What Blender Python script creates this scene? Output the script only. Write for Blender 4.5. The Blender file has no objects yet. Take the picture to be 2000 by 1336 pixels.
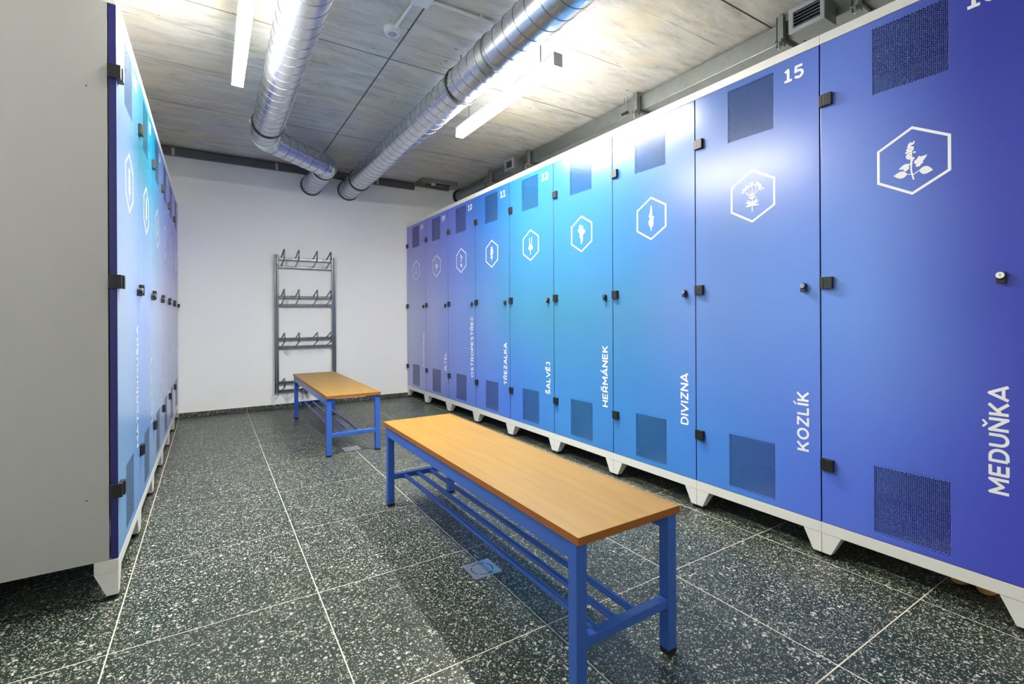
import bpy, bmesh, math, random
from mathutils import Vector, Matrix
random.seed(7)
PI = math.pi
SC = bpy.context.scene
COL = SC.collection

# ------------------------------------------------------------------ camera, world, exposure
H = 1.00425
YB = 5.812                      # back wall
ZC = 2.70                       # ceiling
YF = -2.6                       # wall behind the camera
XLW, XRW = -0.86, 3.16          # side walls
yaw, roll, FPX, CY = 0.5625, -0.0047, 935.83, 617.66
cam = bpy.data.objects.new('camera', bpy.data.cameras.new('camera'))
COL.objects.link(cam)
F = Vector((math.sin(yaw), math.cos(yaw), 0)); r0 = Vector((math.cos(yaw), -math.sin(yaw), 0)); u0 = Vector((0, 0, 1))
R_ = math.cos(roll)*r0 + math.sin(roll)*u0; U_ = -math.sin(roll)*r0 + math.cos(roll)*u0
m = Matrix((R_, U_, -F)).transposed().to_4x4(); m.translation = Vector((0, 0, H))
cam.matrix_world = m
cam.data.sensor_fit = 'HORIZONTAL'; cam.data.sensor_width = 36
cam.data.lens = FPX/2000*36
cam.data.shift_y = -(668-CY)/2000
cam.data.clip_start = 0.02
SC.camera = cam
w = bpy.data.worlds.new('world'); SC.world = w; w.use_nodes = True
w.node_tree.nodes['Background'].inputs[0].default_value = (0.75, 0.82, 1, 1)
w.node_tree.nodes['Background'].inputs[1].default_value = 0.0
SC.view_settings.view_transform = 'Standard'; SC.view_settings.look = 'None'
SC.view_settings.exposure = 2.0; SC.view_settings.gamma = 1.0; SC.view_settings.use_curve_mapping = False
LAMP_POWER = 80.0                # emission strength of the lamp diffusers

CEILING_FILL = 0.9                   # added glow on the lamp tops, lifts the ceiling brightness

# ------------------------------------------------------------------ materials
def s2l(c):
    return tuple(((v/255)/12.92 if v/255 <= 0.04045 else ((v/255+0.055)/1.055)**2.4) for v in c)
def rgb(*c): return s2l(c)+(1,)
def mat(name, col=(200, 200, 200), rough=.5, metal=0., spec=.5, coat=0., bump=0., bscale=200, var=0., emit=None, es=0):
    m = bpy.data.materials.new(name); m.use_nodes = True
    nt = m.node_tree; b = nt.nodes['Principled BSDF']
    b.inputs['Base Color'].default_value = rgb(*col); b.inputs['Roughness'].default_value = rough
    b.inputs['Metallic'].default_value = metal; b.inputs['Specular IOR Level'].default_value = spec
    b.inputs['Coat Weight'].default_value = coat
    if emit:
        b.inputs['Emission Color'].default_value = emit; b.inputs['Emission Strength'].default_value = es
    if bump or var:
        tc = nt.nodes.new('ShaderNodeTexCoord'); n = nt.nodes.new('ShaderNodeTexNoise')
        n.inputs['Scale'].default_value = bscale; n.inputs['Detail'].default_value = 4
        nt.links.new(tc.outputs['Object'], n.inputs['Vector'])
        if bump:
            bp = nt.nodes.new('ShaderNodeBump'); bp.inputs['Strength'].default_value = bump; bp.inputs['Distance'].default_value = .002
            nt.links.new(n.outputs['Fac'], bp.inputs['Height']); nt.links.new(bp.outputs['Normal'], b.inputs['Normal'])
        if var:
            n2 = nt.nodes.new('ShaderNodeTexNoise'); n2.inputs['Scale'].default_value = 6; n2.inputs['Detail'].default_value = 5
            nt.links.new(tc.outputs['Object'], n2.inputs['Vector'])
            mx = nt.nodes.new('ShaderNodeMix'); mx.data_type = 'RGBA'
            mx.inputs['A'].default_value = rgb(*[max(0, v*(1-var)) for v in col]); mx.inputs['B'].default_value = rgb(*[min(255, v*(1+var)) for v in col])
            nt.links.new(n2.outputs['Fac'], mx.inputs['Factor']); nt.links.new(mx.outputs['Result'], b.inputs['Base Color'])
    return m
class NT:
    """small helper to chain shader nodes"""
    def __init__(s, name):
        s.m = bpy.data.materials.new(name); s.m.use_nodes = True; s.t = s.m.node_tree; s.b = s.t.nodes['Principled BSDF']
    def n(s, typ, **kw):
        nd = s.t.nodes.new(typ)
        for k, v in kw.items(): setattr(nd, k, v)
        return nd
    def l(s, a, b): s.t.links.new(a, b)
    def setin(s, inp, v):
        if hasattr(v, 'is_output') or isinstance(v, bpy.types.NodeSocket): s.l(v, inp)
        else: inp.default_value = v
    def math(s, op, a, b=0.5, c=None, clamp=False):
        nd = s.n('ShaderNodeMath', operation=op); nd.use_clamp = clamp
        s.setin(nd.inputs[0], a); s.setin(nd.inputs[1], b)
        if c is not None: s.setin(nd.inputs[2], c)
        return nd.outputs[0]
    def mix(s, f, a, b):
        nd = s.n('ShaderNodeMix', data_type='RGBA'); s.setin(nd.inputs['Factor'], f); s.setin(nd.inputs['A'], a); s.setin(nd.inputs['B'], b)
        return nd.outputs['Result']
    def ramp(s, f, stops, interp='LINEAR'):
        nd = s.n('ShaderNodeValToRGB'); cr = nd.color_ramp; cr.interpolation = interp
        while len(cr.elements) > 1: cr.elements.remove(cr.elements[-1])
        cr.elements[0].position = stops[0][0]; cr.elements[0].color = stops[0][1]
        for p, c in stops[1:]:
            e = cr.elements.new(p); e.color = c
        s.l(f, nd.inputs[0]); return nd.outputs[0]
    def pos(s): return s.n('ShaderNodeNewGeometry').outputs['Position']
    def mapr(s, f, a, b, c=0., d=1.):
        nd = s.n('ShaderNodeMapRange'); s.setin(nd.inputs[0], f)
        for i, v in zip((1, 2, 3, 4), (a, b, c, d)): nd.inputs[i].default_value = v
        return nd.outputs[0]
    def scale(s, v, x, y, z, off=(0, 0, 0)):
        nd = s.n('ShaderNodeMapping'); s.l(v, nd.inputs['Vector']); nd.inputs['Scale'].default_value = (x, y, z); nd.inputs['Location'].default_value = off
        return nd.outputs[0]
    def noise(s, v, scale, detail=4, rough=.5, dist=0.):
        nd = s.n('ShaderNodeTexNoise'); s.l(v, nd.inputs['Vector']); nd.inputs['Scale'].default_value = scale
        nd.inputs['Detail'].default_value = detail; nd.inputs['Roughness'].default_value = rough; nd.inputs['Distortion'].default_value = dist
        return nd.outputs['Fac']
    def bump(s, h, st, dist):
        nd = s.n('ShaderNodeBump'); nd.inputs['Strength'].default_value = st; nd.inputs['Distance'].default_value = dist
        s.l(h, nd.inputs['Height']); s.l(nd.outputs[0], s.b.inputs['Normal'])

def mat_terrazzo():
    s = NT('terrazzo'); P = s.pos()
    wob = s.n('ShaderNodeTexNoise'); s.l(P, wob.inputs['Vector']); wob.inputs['Scale'].default_value = 55; wob.inputs['Detail'].default_value = 2
    va = s.n('ShaderNodeVectorMath', operation='MULTIPLY_ADD'); s.l(wob.outputs['Color'], va.inputs[0]); va.inputs[1].default_value = (.012, .012, .012); s.l(P, va.inputs[2])
    mask = None; tint = None
    for sc, lo, hi, thr in ((72, -.03, .47, .115), (124, -.03, .52, .17), (250, -.04, .58, .27)):
        vo = s.n('ShaderNodeTexVoronoi'); vo.feature = 'F1'; s.l(va.outputs[0], vo.inputs['Vector']); vo.inputs['Scale'].default_value = sc
        sep = s.n('ShaderNodeSeparateColor'); s.l(vo.outputs['Color'], sep.inputs[0])
        rad = s.mapr(sep.outputs[0], 1-thr*2.6, 1.0, lo, hi)
        d = s.math('SUBTRACT', rad, vo.outputs['Distance'])
        k = s.math('MULTIPLY', d, 22., clamp=True)
        k = s.math('MULTIPLY', k, s.mapr(sep.outputs[1], 0, 1, .62, 1.0))
        mask = k if mask is None else s.math('MAXIMUM', mask, k)
        tint = sep.outputs[2] if tint is None else tint
    big = s.noise(P, 1.6, 3)
    base = s.mix(big, rgb(25, 37, 31), rgb(36, 49, 41))
    speck = s.noise(P, 420, 2)
    base = s.mix(s.mapr(speck, .50, .78), base, rgb(66, 78, 70))
    chip = s.mix(tint, rgb(206, 206, 197), rgb(178, 182, 160))
    s.l(s.mix(mask, base, chip), s.b.inputs['Base Color'])
    s.b.inputs['Roughness'].default_value = .36
    s.l(s.mapr(s.noise(P, 9, 4), 0, 1, .30, .44), s.b.inputs['Roughness'])
    s.b.inputs['Specular IOR Level'].default_value = .34
    return s.m

def mat_concrete():
    s = NT('concrete'); P = s.pos()
    st = s.scale(P, .9, 3.4, 1)                       # board grain runs along x
    grain = s.noise(st, 3.4, 9, .68, .5)
    fine = s.noise(s.scale(P, 3, 8, 1), 9, 6, .75)
    blotch = s.noise(P, 2.2, 5, .6, .3)
    c = s.ramp(grain, [(.32, rgb(176, 173, 168)), (.48, rgb(208, 205, 199)), (.64, rgb(228, 225, 218))])
    c = s.mix(s.mapr(blotch, .50, .72), c, rgb(224, 215, 190))
    c = s.mix(s.mapr(s.noise(P, .9, 3), .45, .70, 0, .45), c, rgb(204, 204, 216))
    c = s.mix(s.mapr(fine, .56, .76, 0, .5), c, rgb(150, 147, 143))
    c = s.mix(s.mapr(s.noise(s.scale(P, 1.2, 7, 1, (3, 3, 0)), 5, 4, .6), .60, .74, 0, .45), c, rgb(222, 219, 213))
    # air holes
    vo = s.n('ShaderNodeTexVoronoi'); vo.feature = 'F1'; s.l(s.scale(P, 1, 1.7, 1), vo.inputs['Vector']); vo.inputs['Scale'].default_value = 9
    sep = s.n('ShaderNodeSeparateColor'); s.l(vo.outputs['Color'], sep.inputs[0])
    rad = s.mapr(sep.outputs[0], .55, 1, .0, .14)
    hole = s.math('MULTIPLY', s.math('SUBTRACT', rad, vo.outputs['Distance']), 18., clamp=True)
    vo2 = s.n('ShaderNodeTexVoronoi'); vo2.feature = 'F1'; s.l(s.scale(P, 1, 1.5, 1), vo2.inputs['Vector']); vo2.inputs['Scale'].default_value = 34
    sep2 = s.n('ShaderNodeSeparateColor'); s.l(vo2.outputs['Color'], sep2.inputs[0])
    hole2 = s.math('MULTIPLY', s.math('SUBTRACT', s.mapr(sep2.outputs[0], .7, 1, .0, .2), vo2.outputs['Distance']), 12., clamp=True)
    hole = s.math('MAXIMUM', hole, hole2)
    c = s.mix(s.math('MULTIPLY', hole, .75), c, rgb(74, 70, 66))
    # faint board lines every 0.51 m
    sx = s.n('ShaderNodeSeparateXYZ'); s.l(P, sx.inputs[0])
    wv = s.math('ADD', sx.outputs[1], s.math('MULTIPLY', s.noise(P, 3, 2), .015))
    fr = s.math('FRACT', s.math('DIVIDE', s.math('ADD', wv, .43), .5095))
    line = s.math('LESS_THAN', s.math('ABSOLUTE', s.math('SUBTRACT', fr, .5)), .006)
    line = s.math('MULTIPLY', line, s.mapr(s.noise(P, 4, 2), .45, .6, 0, .7))
    c = s.mix(line, c, rgb(84, 80, 76))
    s.l(c, s.b.inputs['Base Color']); s.b.inputs['Roughness'].default_value = .82
    hgt = s.math('SUBTRACT', s.math('ADD', grain, s.math('MULTIPLY', fine, .4)), s.math('ADD', s.math('MULTIPLY', hole, .8), line))
    s.bump(hgt, .22, .005)
    return s.m

def mat_wall():
    s = NT('white_plaster'); P = s.pos()
    c = s.mix(s.noise(P, 1.3, 3), rgb(240, 240, 237), rgb(246, 246, 243))
    s.l(c, s.b.inputs['Base Color']); s.b.inputs['Roughness'].default_value = .9
    s.bump(s.noise(P, 160, 4), .15, .002); return s.m

def mat_beech():
    s = NT('beech_laminate'); tc = s.n('ShaderNodeTexCoord').outputs['Object']
    g = s.noise(s.scale(tc, 26, 1.3, 26), 1.6, 6, .6, .35)
    g2 = s.noise(s.scale(tc, 160, 5, 160), 2, 3, .6)
    c = s.ramp(g, [(.30, rgb(150, 110, 36)), (.5, rgb(158, 121, 43)), (.7, rgb(163, 128, 51))])
    c = s.mix(s.mapr(g2, .5, .8, 0, .22), c, rgb(144, 100, 34))
    s.l(c, s.b.inputs['Base Color']); s.b.inputs['Roughness'].default_value = .42; return s.m

def mat_steel(name, col, rough, var=.1):
    s = NT(name); tc = s.n('ShaderNodeTexCoord').outputs['Object']
    n = s.noise(tc, 14, 5, .7)
    n2 = s.n('ShaderNodeTexVoronoi'); s.l(tc, n2.inputs['Vector']); n2.inputs['Scale'].default_value = 60
    sep = s.n('ShaderNodeSeparateColor'); s.l(n2.outputs['Color'], sep.inputs[0])
    k = s.math('ADD', s.math('MULTIPLY', n, .88), s.math('MULTIPLY', sep.outputs[0], .12))
    s.l(s.mix(k, rgb(*[v*(1-var) for v in col]), rgb(*[min(255, v*(1+var)) for v in col])), s.b.inputs['Base Color'])
    s.b.inputs['Metallic'].default_value = .92
    s.l(s.mapr(k, 0, 1, rough*.93, rough*1.07), s.b.inputs['Roughness'])
    return s.m

def mat_mural(name, axis_from, axis_len, stops, top, mid, bot, ztop, rough=.27):
    """door print with light worked into it: a colour wash that runs along the row and changes with height"""
    s = NT(name); P = s.pos(); sx = s.n('ShaderNodeSeparateXYZ'); s.l(P, sx.inputs[0])
    f = s.math('DIVIDE', s.math('SUBTRACT', sx.outputs[1], axis_from), axis_len)
    f = s.math('ADD', f, s.math('MULTIPLY', s.math('SUBTRACT', s.noise(P, .8, 1), .5), .05))
    n = len(top)
    st = lambda a: [((y-axis_from)/axis_len, rgb(*c)) for y, c in zip(stops, a)]
    A, B, C_ = s.ramp(f, st(top), 'EASE'), s.ramp(f, st(mid), 'EASE'), s.ramp(f, st(bot), 'EASE')
    z = sx.outputs[2]
    c = s.mix(s.mapr(z, .3, 1.0), C_, B); c = s.mix(s.mapr(z, 1.1, ztop), c, A)
    # steel sheet edges are plain dark blue
    s.l(c, s.b.inputs['Base Color']); s.b.inputs['Roughness'].default_value = rough
    s.b.inputs['Specular IOR Level'].default_value = .5
    s.bump(s.noise(P, 3.2, 2), .12, .004)
    return s.m

M = {}
M['terrazzo'] = mat_terrazzo(); M['concrete'] = mat_concrete(); M['wall'] = mat_wall(); M['beech'] = mat_beech()
M['banding'] = mat('beech_edge_band', (150, 90, 30), .45, var=.06)
M['grout'] = mat('grout', (206, 198, 184), .9, var=.05)
M['screed'] = mat('screed', (60, 60, 58), .95, var=.1)
M['joint'] = mat('dark_joint', (140, 136, 130), .95, var=.1)
M['galv'] = mat_steel('galvanised_steel', (206, 210, 216), .27, .07)
M['galv2'] = mat_steel('dull_galvanised_steel', (150, 156, 154), .45, .12)
M['seam'] = mat_steel('seam_steel', (120, 126, 134), .4, .1)
M['chrome'] = mat('chrome', (225, 225, 225), .12, 1.)
M['stainless'] = mat('stainless_steel', (132, 134, 136), .30, 1., bump=.1, bscale=90)
M['lgrey'] = mat('light_grey_lit', (224, 224, 217), .42, bump=.06, bscale=500)  # locker grey raised for the lamp light on rails and legs
M['panel'] = mat('light_grey_shaded', (180, 180, 177), .48, bump=.08, bscale=420)  # same locker grey, darkened for the shade on the side panel
M['cornice'] = mat('cornice_grey_lit', (226, 226, 220), .4, bump=.06, bscale=400)  # same locker grey again, lightened as the lit cornice
M['edge'] = mat('dark_blue_paint', (40, 42, 112), .4)
M['rubber'] = mat('black_rubber', (24, 26, 27), .6)
M['black'] = mat('black_plastic', (30, 31, 32), .42, bump=.1, bscale=300)
M['vinyl'] = mat('white_vinyl', (240, 242, 242), .45)
M['bench'] = mat('blue_powder_coat', (56, 98, 182), .26, bump=.05, bscale=300)
M['painted_shade'] = mat('painted_interior_shade', (18, 18, 20), .8)  # near-black colour standing for shade inside openings
M['lampbody'] = mat('lamp_housing', (205, 208, 208), .4)
M['diffuser'] = mat('lamp_diffuser', (255, 255, 255), .5, emit=(1.0, .96, .885, 1), es=LAMP_POWER)
M['fill_diffuser'] = mat('fill_lamp_diffuser', (255, 255, 255), .5, emit=(1.0, .96, .885, 1), es=LAMP_POWER*.13)  # weak glow of the added fill lamps out of view
M['ceiling_fill'] = mat('ceiling_fill_glow', (255, 255, 255), .5, emit=(1.0, .96, .885, 1), es=CEILING_FILL)
M['whiteplastic'] = mat('white_plastic', (232, 232, 236), .35)
M['alu'] = mat('anodised_aluminium', (176, 180, 190), .4, 0.6)
M['channel'] = mat('grey_channel', (92, 94, 100), .5, .4)
M['clog'] = mat('clog_wood', (206, 156, 82), .6, var=.12)
M['leather'] = mat('tan_leather', (120, 84, 50), .7)
M['drainsteel'] = mat('brushed_drain_steel', (205, 207, 210), .32, .9)
M['brass'] = mat('brass', (190, 170, 96), .35, 1.)
M['vio'] = None
# rows of nine (right, from the near end to the back wall) and six (left, near to back)
#MURAL
rt = [(60, 69, 168), (97, 124, 209), (65, 98, 160), (44, 98, 160), (45, 98, 160), (44, 109, 160), (49, 109, 189), (102, 121, 215), (126, 128, 215), (143, 140, 215)]  # print tones also offset lamp light: lower by the lamps, raised toward the back
rm = [(51, 67, 177), (103, 143, 221), (96, 127, 187), (66, 121, 161), (59, 123, 155), (62, 130, 172), (94, 137, 198), (124, 147, 221), (161, 171, 221), (178, 184, 221)]
rb = [(72, 79, 191), (89, 118, 221), (73, 134, 218), (64, 133, 205), (68, 138, 210), (74, 127, 218), (97, 131, 221), (116, 137, 221), (147, 156, 221), (172, 177, 221)]
lt = [(95, 117, 156), (39, 97, 115), (18, 141, 185), (101, 145, 221), (112, 126, 221), (113, 119, 221)]
lm = [(145, 167, 195), (130, 159, 214), (159, 180, 214), (176, 182, 214), (176, 182, 214), (176, 182, 214)]  # left print tones lightened for the white wall reflected in the doors
lb = [(112, 164, 212), (105, 152, 212), (142, 175, 212), (160, 176, 212), (160, 176, 212), (160, 176, 212)]
#END
M['mural_r'] = mat_mural('door_print_lit_right', .30, 5.6, [.45]+[5.8035-(k*.6005+.10) for k in range(8, -1, -1)], rt, rm, rb, 1.95)
M['mural_l'] = mat_mural('door_print_lit_left', 2.2, 3.61, [2.2033+k*.6005+.12 for k in range(6)], lt, lm, lb, 1.75)

# ------------------------------------------------------------------ mesh helpers
class MB:
    def __init__(s): s.v = []; s.f = []; s.mi = []; s.cur = 0
    def add(s, vs, fs):
        o = len(s.v); s.v += [tuple(p) for p in vs]
        for f in fs: s.f.append(tuple(i+o for i in f)); s.mi.append(s.cur)
        return s
    def box(s, x0, x1, y0, y1, z0, z1):
        vs = [(x, y, z) for z in (z0, z1) for y in (y0, y1) for x in (x0, x1)]
        return s.add(vs, [(0, 2, 3, 1), (4, 5, 7, 6), (0, 1, 5, 4), (2, 6, 7, 3), (0, 4, 6, 2), (1, 3, 7, 5)])
    def frustum(s, b, t):
        """b, t = (x0,x1,y0,y1,z)"""
        vs = [(x, y, q[4]) for q in (b, t) for y in (q[2], q[3]) for x in (q[0], q[1])]
        return s.add(vs, [(0, 2, 3, 1), (4, 5, 7, 6), (0, 1, 5, 4), (2, 6, 7, 3), (0, 4, 6, 2), (1, 3, 7, 5)])
    def cyl(s, p0, p1, r, seg=16, r1=None, caps=True):
        p0 = Vector(p0); p1 = Vector(p1); d = (p1-p0).normalized(); a = d.orthogonal().normalized(); b = d.cross(a)
        r1 = r if r1 is None else r1
        vs = []
        for p, q in ((p0, r), (p1, r1)):
            for i in range(seg):
                t = 2*PI*i/seg; vs.append(p+a*(math.cos(t)*q)+b*(math.sin(t)*q))
        fs = [(i, (i+1) % seg, seg+(i+1) % seg, seg+i) for i in range(seg)]
        if caps: fs += [tuple(reversed(range(seg))), tuple(range(seg, 2*seg))]
        return s.add(vs, fs)
    def rings(s, rings, close_ends=True):
        """loft a list of equal-length rings"""
        n = len(rings[0]); vs = [p for r in rings for p in r]; fs = []
        for k in range(len(rings)-1):
            for i in range(n):
                j = (i+1) % n; fs.append((k*n+i, k*n+j, (k+1)*n+j, (k+1)*n+i))
        if close_ends: fs += [tuple(reversed(range(n))), tuple((len(rings)-1)*n+i for i in range(n))]
        return s.add(vs, fs)
    def tube(s, pts, r, seg=8):
        pts = [Vector(p) for p in pts]; rs = []; a = None
        for i, p in enumerate(pts):
            d = (pts[min(i+1, len(pts)-1)]-pts[max(i-1, 0)]).normalized()
            a = d.orthogonal().normalized() if a is None else (a-d*a.dot(d)).normalized()
            b = d.cross(a); rs.append([p+a*(math.cos(2*PI*k/seg)*r)+b*(math.sin(2*PI*k/seg)*r) for k in range(seg)])
        return s.rings(rs)
    def ringband(s, c, d, r0, r1, wd, seg=40):
        """band around axis d at c: inner radius r0, outer r1, width wd"""
        c = Vector(c); d = Vector(d).normalized(); a = d.orthogonal().normalized(); b = d.cross(a); rs = []
        for i in range(seg+1):
            t = 2*PI*i/seg; e = a*math.cos(t)+b*math.sin(t)
            rs.append([c+e*r0-d*wd/2, c+e*r1-d*wd/2, c+e*r1+d*wd/2, c+e*r0+d*wd/2])
        return s.rings(rs, False)
    def mesh(s, name, mats, smooth=False):
        me = bpy.data.meshes.new(name); me.from_pydata(s.v, [], s.f)
        for mm in (mats if isinstance(mats, (list, tuple)) else [mats]): me.materials.append(mm)
        me.polygons.foreach_set('material_index', s.mi)
        if smooth: me.polygons.foreach_set('use_smooth', [True]*len(me.polygons))
        me.update(); return me
    def build(s, name, mats, parent=None, smooth=False, bevel=0, loc=None, seg=2):
        return link(name, s.mesh(name, mats, smooth), parent, bevel, loc, smooth, seg)
def link(name, me, parent=None, bevel=0, loc=None, smooth=False, seg=2):
    o = bpy.data.objects.new(name, me); COL.objects.link(o)
    if parent: o.parent = parent
    if loc: o.location = loc
    if bevel:
        b = o.modifiers.new('bevel', 'BEVEL'); b.width = bevel; b.segments = seg; b.limit_method = 'ANGLE'; b.angle_limit = .6
    if smooth:
        e = o.modifiers.new('edges', 'EDGE_SPLIT'); e.split_angle = .7
    return o
def tag(o, label=None, cat=None, group=None, kind=None):
    for k, v in (('label', label), ('category', cat), ('group', group), ('kind', kind)):
        if v: o[k] = v
    return o
def thing(name, label, cat, loc=(0, 0, 0), rz=0, group=None):
    o = bpy.data.objects.new(name, None); COL.objects.link(o); o.location = loc; o.rotation_euler = (0, 0, rz)
    o.empty_display_size = .1
    return tag(o, label, cat, group)
def struct(name, mb, m_, **k): return tag(mb.build(name, m_, **k), kind='structure')
def children(o): return [c for c in bpy.data.objects if c.parent == o]
def copy_tree(o, parent=None):
    c = o.copy(); COL.objects.link(c); c.parent = parent
    for ch in children(o): copy_tree(ch, c)
    return c

# ------------------------------------------------------------------ floor, walls, ceiling
floor = struct('floor', MB().box(XLW, XRW, YF, YB, -.10, -.008), M['screed'])
GX, GY, TA, TB = -.2633, 1.8569, .5938, .5962       # tile grid origin and pitch
xs = [XLW] + [GX+i*TA for i in range(-1, 7) if XLW+.02 < GX+i*TA < XRW-.02] + [XRW]
ys = [YF] + [GY+j*TB for j in range(-9, 8) if YF+.02 < GY+j*TB < YB-.02] + [YB]
J = .0019
gr = MB()
for x in xs[1:-1]: gr.box(x-J, x+J, YF, YB, -.008, -.0006)
for y in ys[1:-1]:
    for a, b in zip(xs[:-1], xs[1:]): gr.box(a+J, b-J, y-J, y+J, -.008, -.0006)
gr.build('grout', M['grout'], floor)
tcache = {}
for a, b in zip(xs[:-1], xs[1:]):
    for c, d in zip(ys[:-1], ys[1:]):
        key = (round(b-a, 4), round(d-c, 4))
        if key not in tcache:
            w_, h_ = b-a-2*J, d-c-2*J; e = .0008
            tcache[key] = MB().rings([[(x0, y0, z) for x0, y0 in ((-q, -p), (q, -p), (q, p), (-q, p))] for q, p, z in ((w_/2, h_/2, -.0078), (w_/2, h_/2, -e), (w_/2-e, h_/2-e, 0))]).mesh('tile', M['terrazzo'])
        link('tile', tcache[key], floor, loc=((a+b)/2, (c+d)/2, 0))
struct('wall_back', MB().box(XLW, XRW, YB, YB+.15, -.1, ZC+.06), M['wall'])
struct('wall_right', MB().box(XRW, XRW+.15, YF, YB+.15, -.1, ZC+.06), M['wall'])
struct('wall_left', MB().box(XLW-.15, XLW, YF, YB+.15, -.1, ZC+.06), M['wall'])
struct('wall_front', MB().box(XLW-.15, XRW+.15, YF-.15, YF, -.1, ZC+.06), M['wall'])
ceil = struct('ceiling', MB().box(XLW, XRW, YF, YB, ZC+.012, ZC+.12), M['joint'])
cx = [XLW, 1.004, XRW]; cyb = [YF, -1.48, .045, 1.573, 3.090, 4.618, YB]
for a, b in zip(cx[:-1], cx[1:]):
    for c, d in zip(cyb[:-1], cyb[1:]):
        g = .0022; e = .003
        w_, h_ = (b-a)/2-g, (d-c)/2-g
        pm = MB().rings([[(x0, y0, z) for x0, y0 in ((-q, -p), (q, -p), (q, p), (-q, p))] for q, p, z in ((w_-e, h_-e, 0), (w_, h_, e), (w_, h_, .012))])
        pm.mi = [1]*8+[0, 1]
        pm.build('concrete_panel', [M['concrete'], M['joint']], ceil, loc=((a+b)/2, (c+d)/2, ZC))
# skirting of cut terrazzo along the back wall
sk = struct('baseboard_back', MB().box(XLW, XRW, YB-.004, YB, 0, .052), M['grout'])
for a, b in zip(xs[:-1], xs[1:]):
    w_ = (b-a)/2-J
    MB().box(-w_, w_, YB-.013, YB-.004, .0025, .0525).build('tile', M['terrazzo'], sk, bevel=.0012, loc=((a+b)/2, 0, 0))
# steel channel high on the back wall
tr = MB().box(XLW, 2.19, YB-.052, YB, 2.610, 2.615).box(XLW, 2.19, YB-.054, YB-.050, 2.610, 2.668).box(XLW, 2.19, YB-.006, YB, 2.615, ZC)
trim = struct('trim_1', tr, M['channel'])
for x in (-.3, .62, 1.72):
    MB().box(x-.012, x+.012, YB-.060, YB-.0545, 2.604, 2.675).build('bracket', M['alu'], trim)

# ------------------------------------------------------------------ stroke lettering
def arc(cx_, cy_, rx, ry, a0, a1, n=8):
    return [(cx_+rx*math.cos(math.radians(a0+(a1-a0)*i/n)), cy_+ry*math.sin(math.radians(a0+(a1-a0)*i/n))) for i in range(n+1)]
GL = {
 'A': (.86, [[(0, 0), (.43, .97), (.86, 0)], [(.17, .25), (.69, .25)]]),
 'C': (.78, [arc(.46, .5, .40, .44, 48, 312, 12)]),
 'D': (.78, [[(.06, .06), (.06, .94), (.36, .94)]+arc(.36, .5, .38, .44, 90, -90, 10)+[(.06, .06)]]),
 'E': (.66, [[(.64, .94), (.06, .94), (.06, .06), (.64, .06)], [(.06, .5), (.58, .5)]]),
 'H': (.78, [[(.06, 0), (.06, 1)], [(.72, 0), (.72, 1)], [(.06, .5), (.72, .5)]]),
 'I': (.14, [[(.07, 0), (.07, 1)]]),
 'J': (.50, [[(.12, .94), (.44, .94), (.44, .30)]+arc(.24, .28, .20, .22, 0, -150, 6)]),
 'K': (.76, [[(.06, 0), (.06, 1)], [(.70, 1), (.12, .40)], [(.28, .56), (.74, 0)]]),
 'L': (.60, [[(.06, 1), (.06, .06), (.60, .06)]]),
 'M': (.94, [[(.06, 0), (.06, .96), (.47, .30), (.88, .96), (.88, 0)]]),
 'N': (.80, [[(.06, 0), (.06, .96), (.74, .04), (.74, 1)]]),
 'O': (.92, [arc(.46, .5, .40, .44, 0, 360, 18)]),
 'P': (.70, [[(.06, 0), (.06, .94), (.38, .94)]+arc(.38, .65, .28, .29, 90, -90, 8)+[(.06, .36)]]),
 'R': (.74, [[(.06, 0), (.06, .94), (.38, .94)]+arc(.38, .65, .28, .29, 90, -90, 8)+[(.06, .36)], [(.40, .36), (.70, 0)]]),
 'S': (.68, [arc(.36, .71, .27, .23, 35, 235, 8)+arc(.34, .29, .29, .23, 60, -150, 9)]),
 'T': (.72, [[(0, .94), (.72, .94)], [(.36, .94), (.36, 0)]]),
 'U': (.78, [[(.06, 1), (.06, .40)]+arc(.39, .40, .33, .34, 180, 360, 9)+[(.72, 1)]]),
 'V': (.84, [[(0, 1), (.42, .03), (.84, 1)]]),
 'Y': (.80, [[(0, 1), (.40, .45), (.80, 1)], [(.40, .45), (.40, 0)]]),
 'Z': (.74, [[(.04, .94), (.68, .94), (.06, .06), (.72, .06)]]),
 '0': (.74, [arc(.37, .5, .30, .44, 0, 360, 16)]),
 '1': (.60, [[(.08, .80), (.32, .94), (.32, .06)], [(.04, .06), (.60, .06)]]),
 '2': (.72, [arc(.35, .68, .28, .26, 160, -35, 8)+[(.08, .06), (.68, .06)]]),
 '3': (.70, [[(.08, .94), (.62, .94), (.34, .58)]+arc(.34, .32, .28, .26, 80, -150, 9)]),
 '4': (.76, [[(.54, 0), (.54, .94), (.06, .26), (.74, .26)]]),
 '5': (.72, [[(.62, .94), (.16, .94), (.12, .56), (.34, .60)]+arc(.34, .33, .29, .27, 80, -150, 9)]),
 '6': (.72, [arc(.36, .32, .28, .26, 0, 360, 14), [(.10, .42), (.46, .98)]]),
 '7': (.68, [[(.04, .94), (.62, .94), (.26, 0)]]),
 '8': (.70, [arc(.35, .72, .24, .22, 0, 360, 12), arc(.35, .29, .29, .24, 0, 360, 14)]),
 '9': (.72, [arc(.36, .68, .28, .26, 0, 360, 14), [(.62, .58), (.26, .02)]]),
}
ACC = {'Ň': ('N', 'h'), 'Í': ('I', 'a'), 'Ř': ('R', 'h'), 'Á': ('A', 'a'), 'Š': ('S', 'h'), 'Ě': ('E', 'h'), 'Č': ('C', 'h'), 'Ž': ('Z', 'h')}
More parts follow.
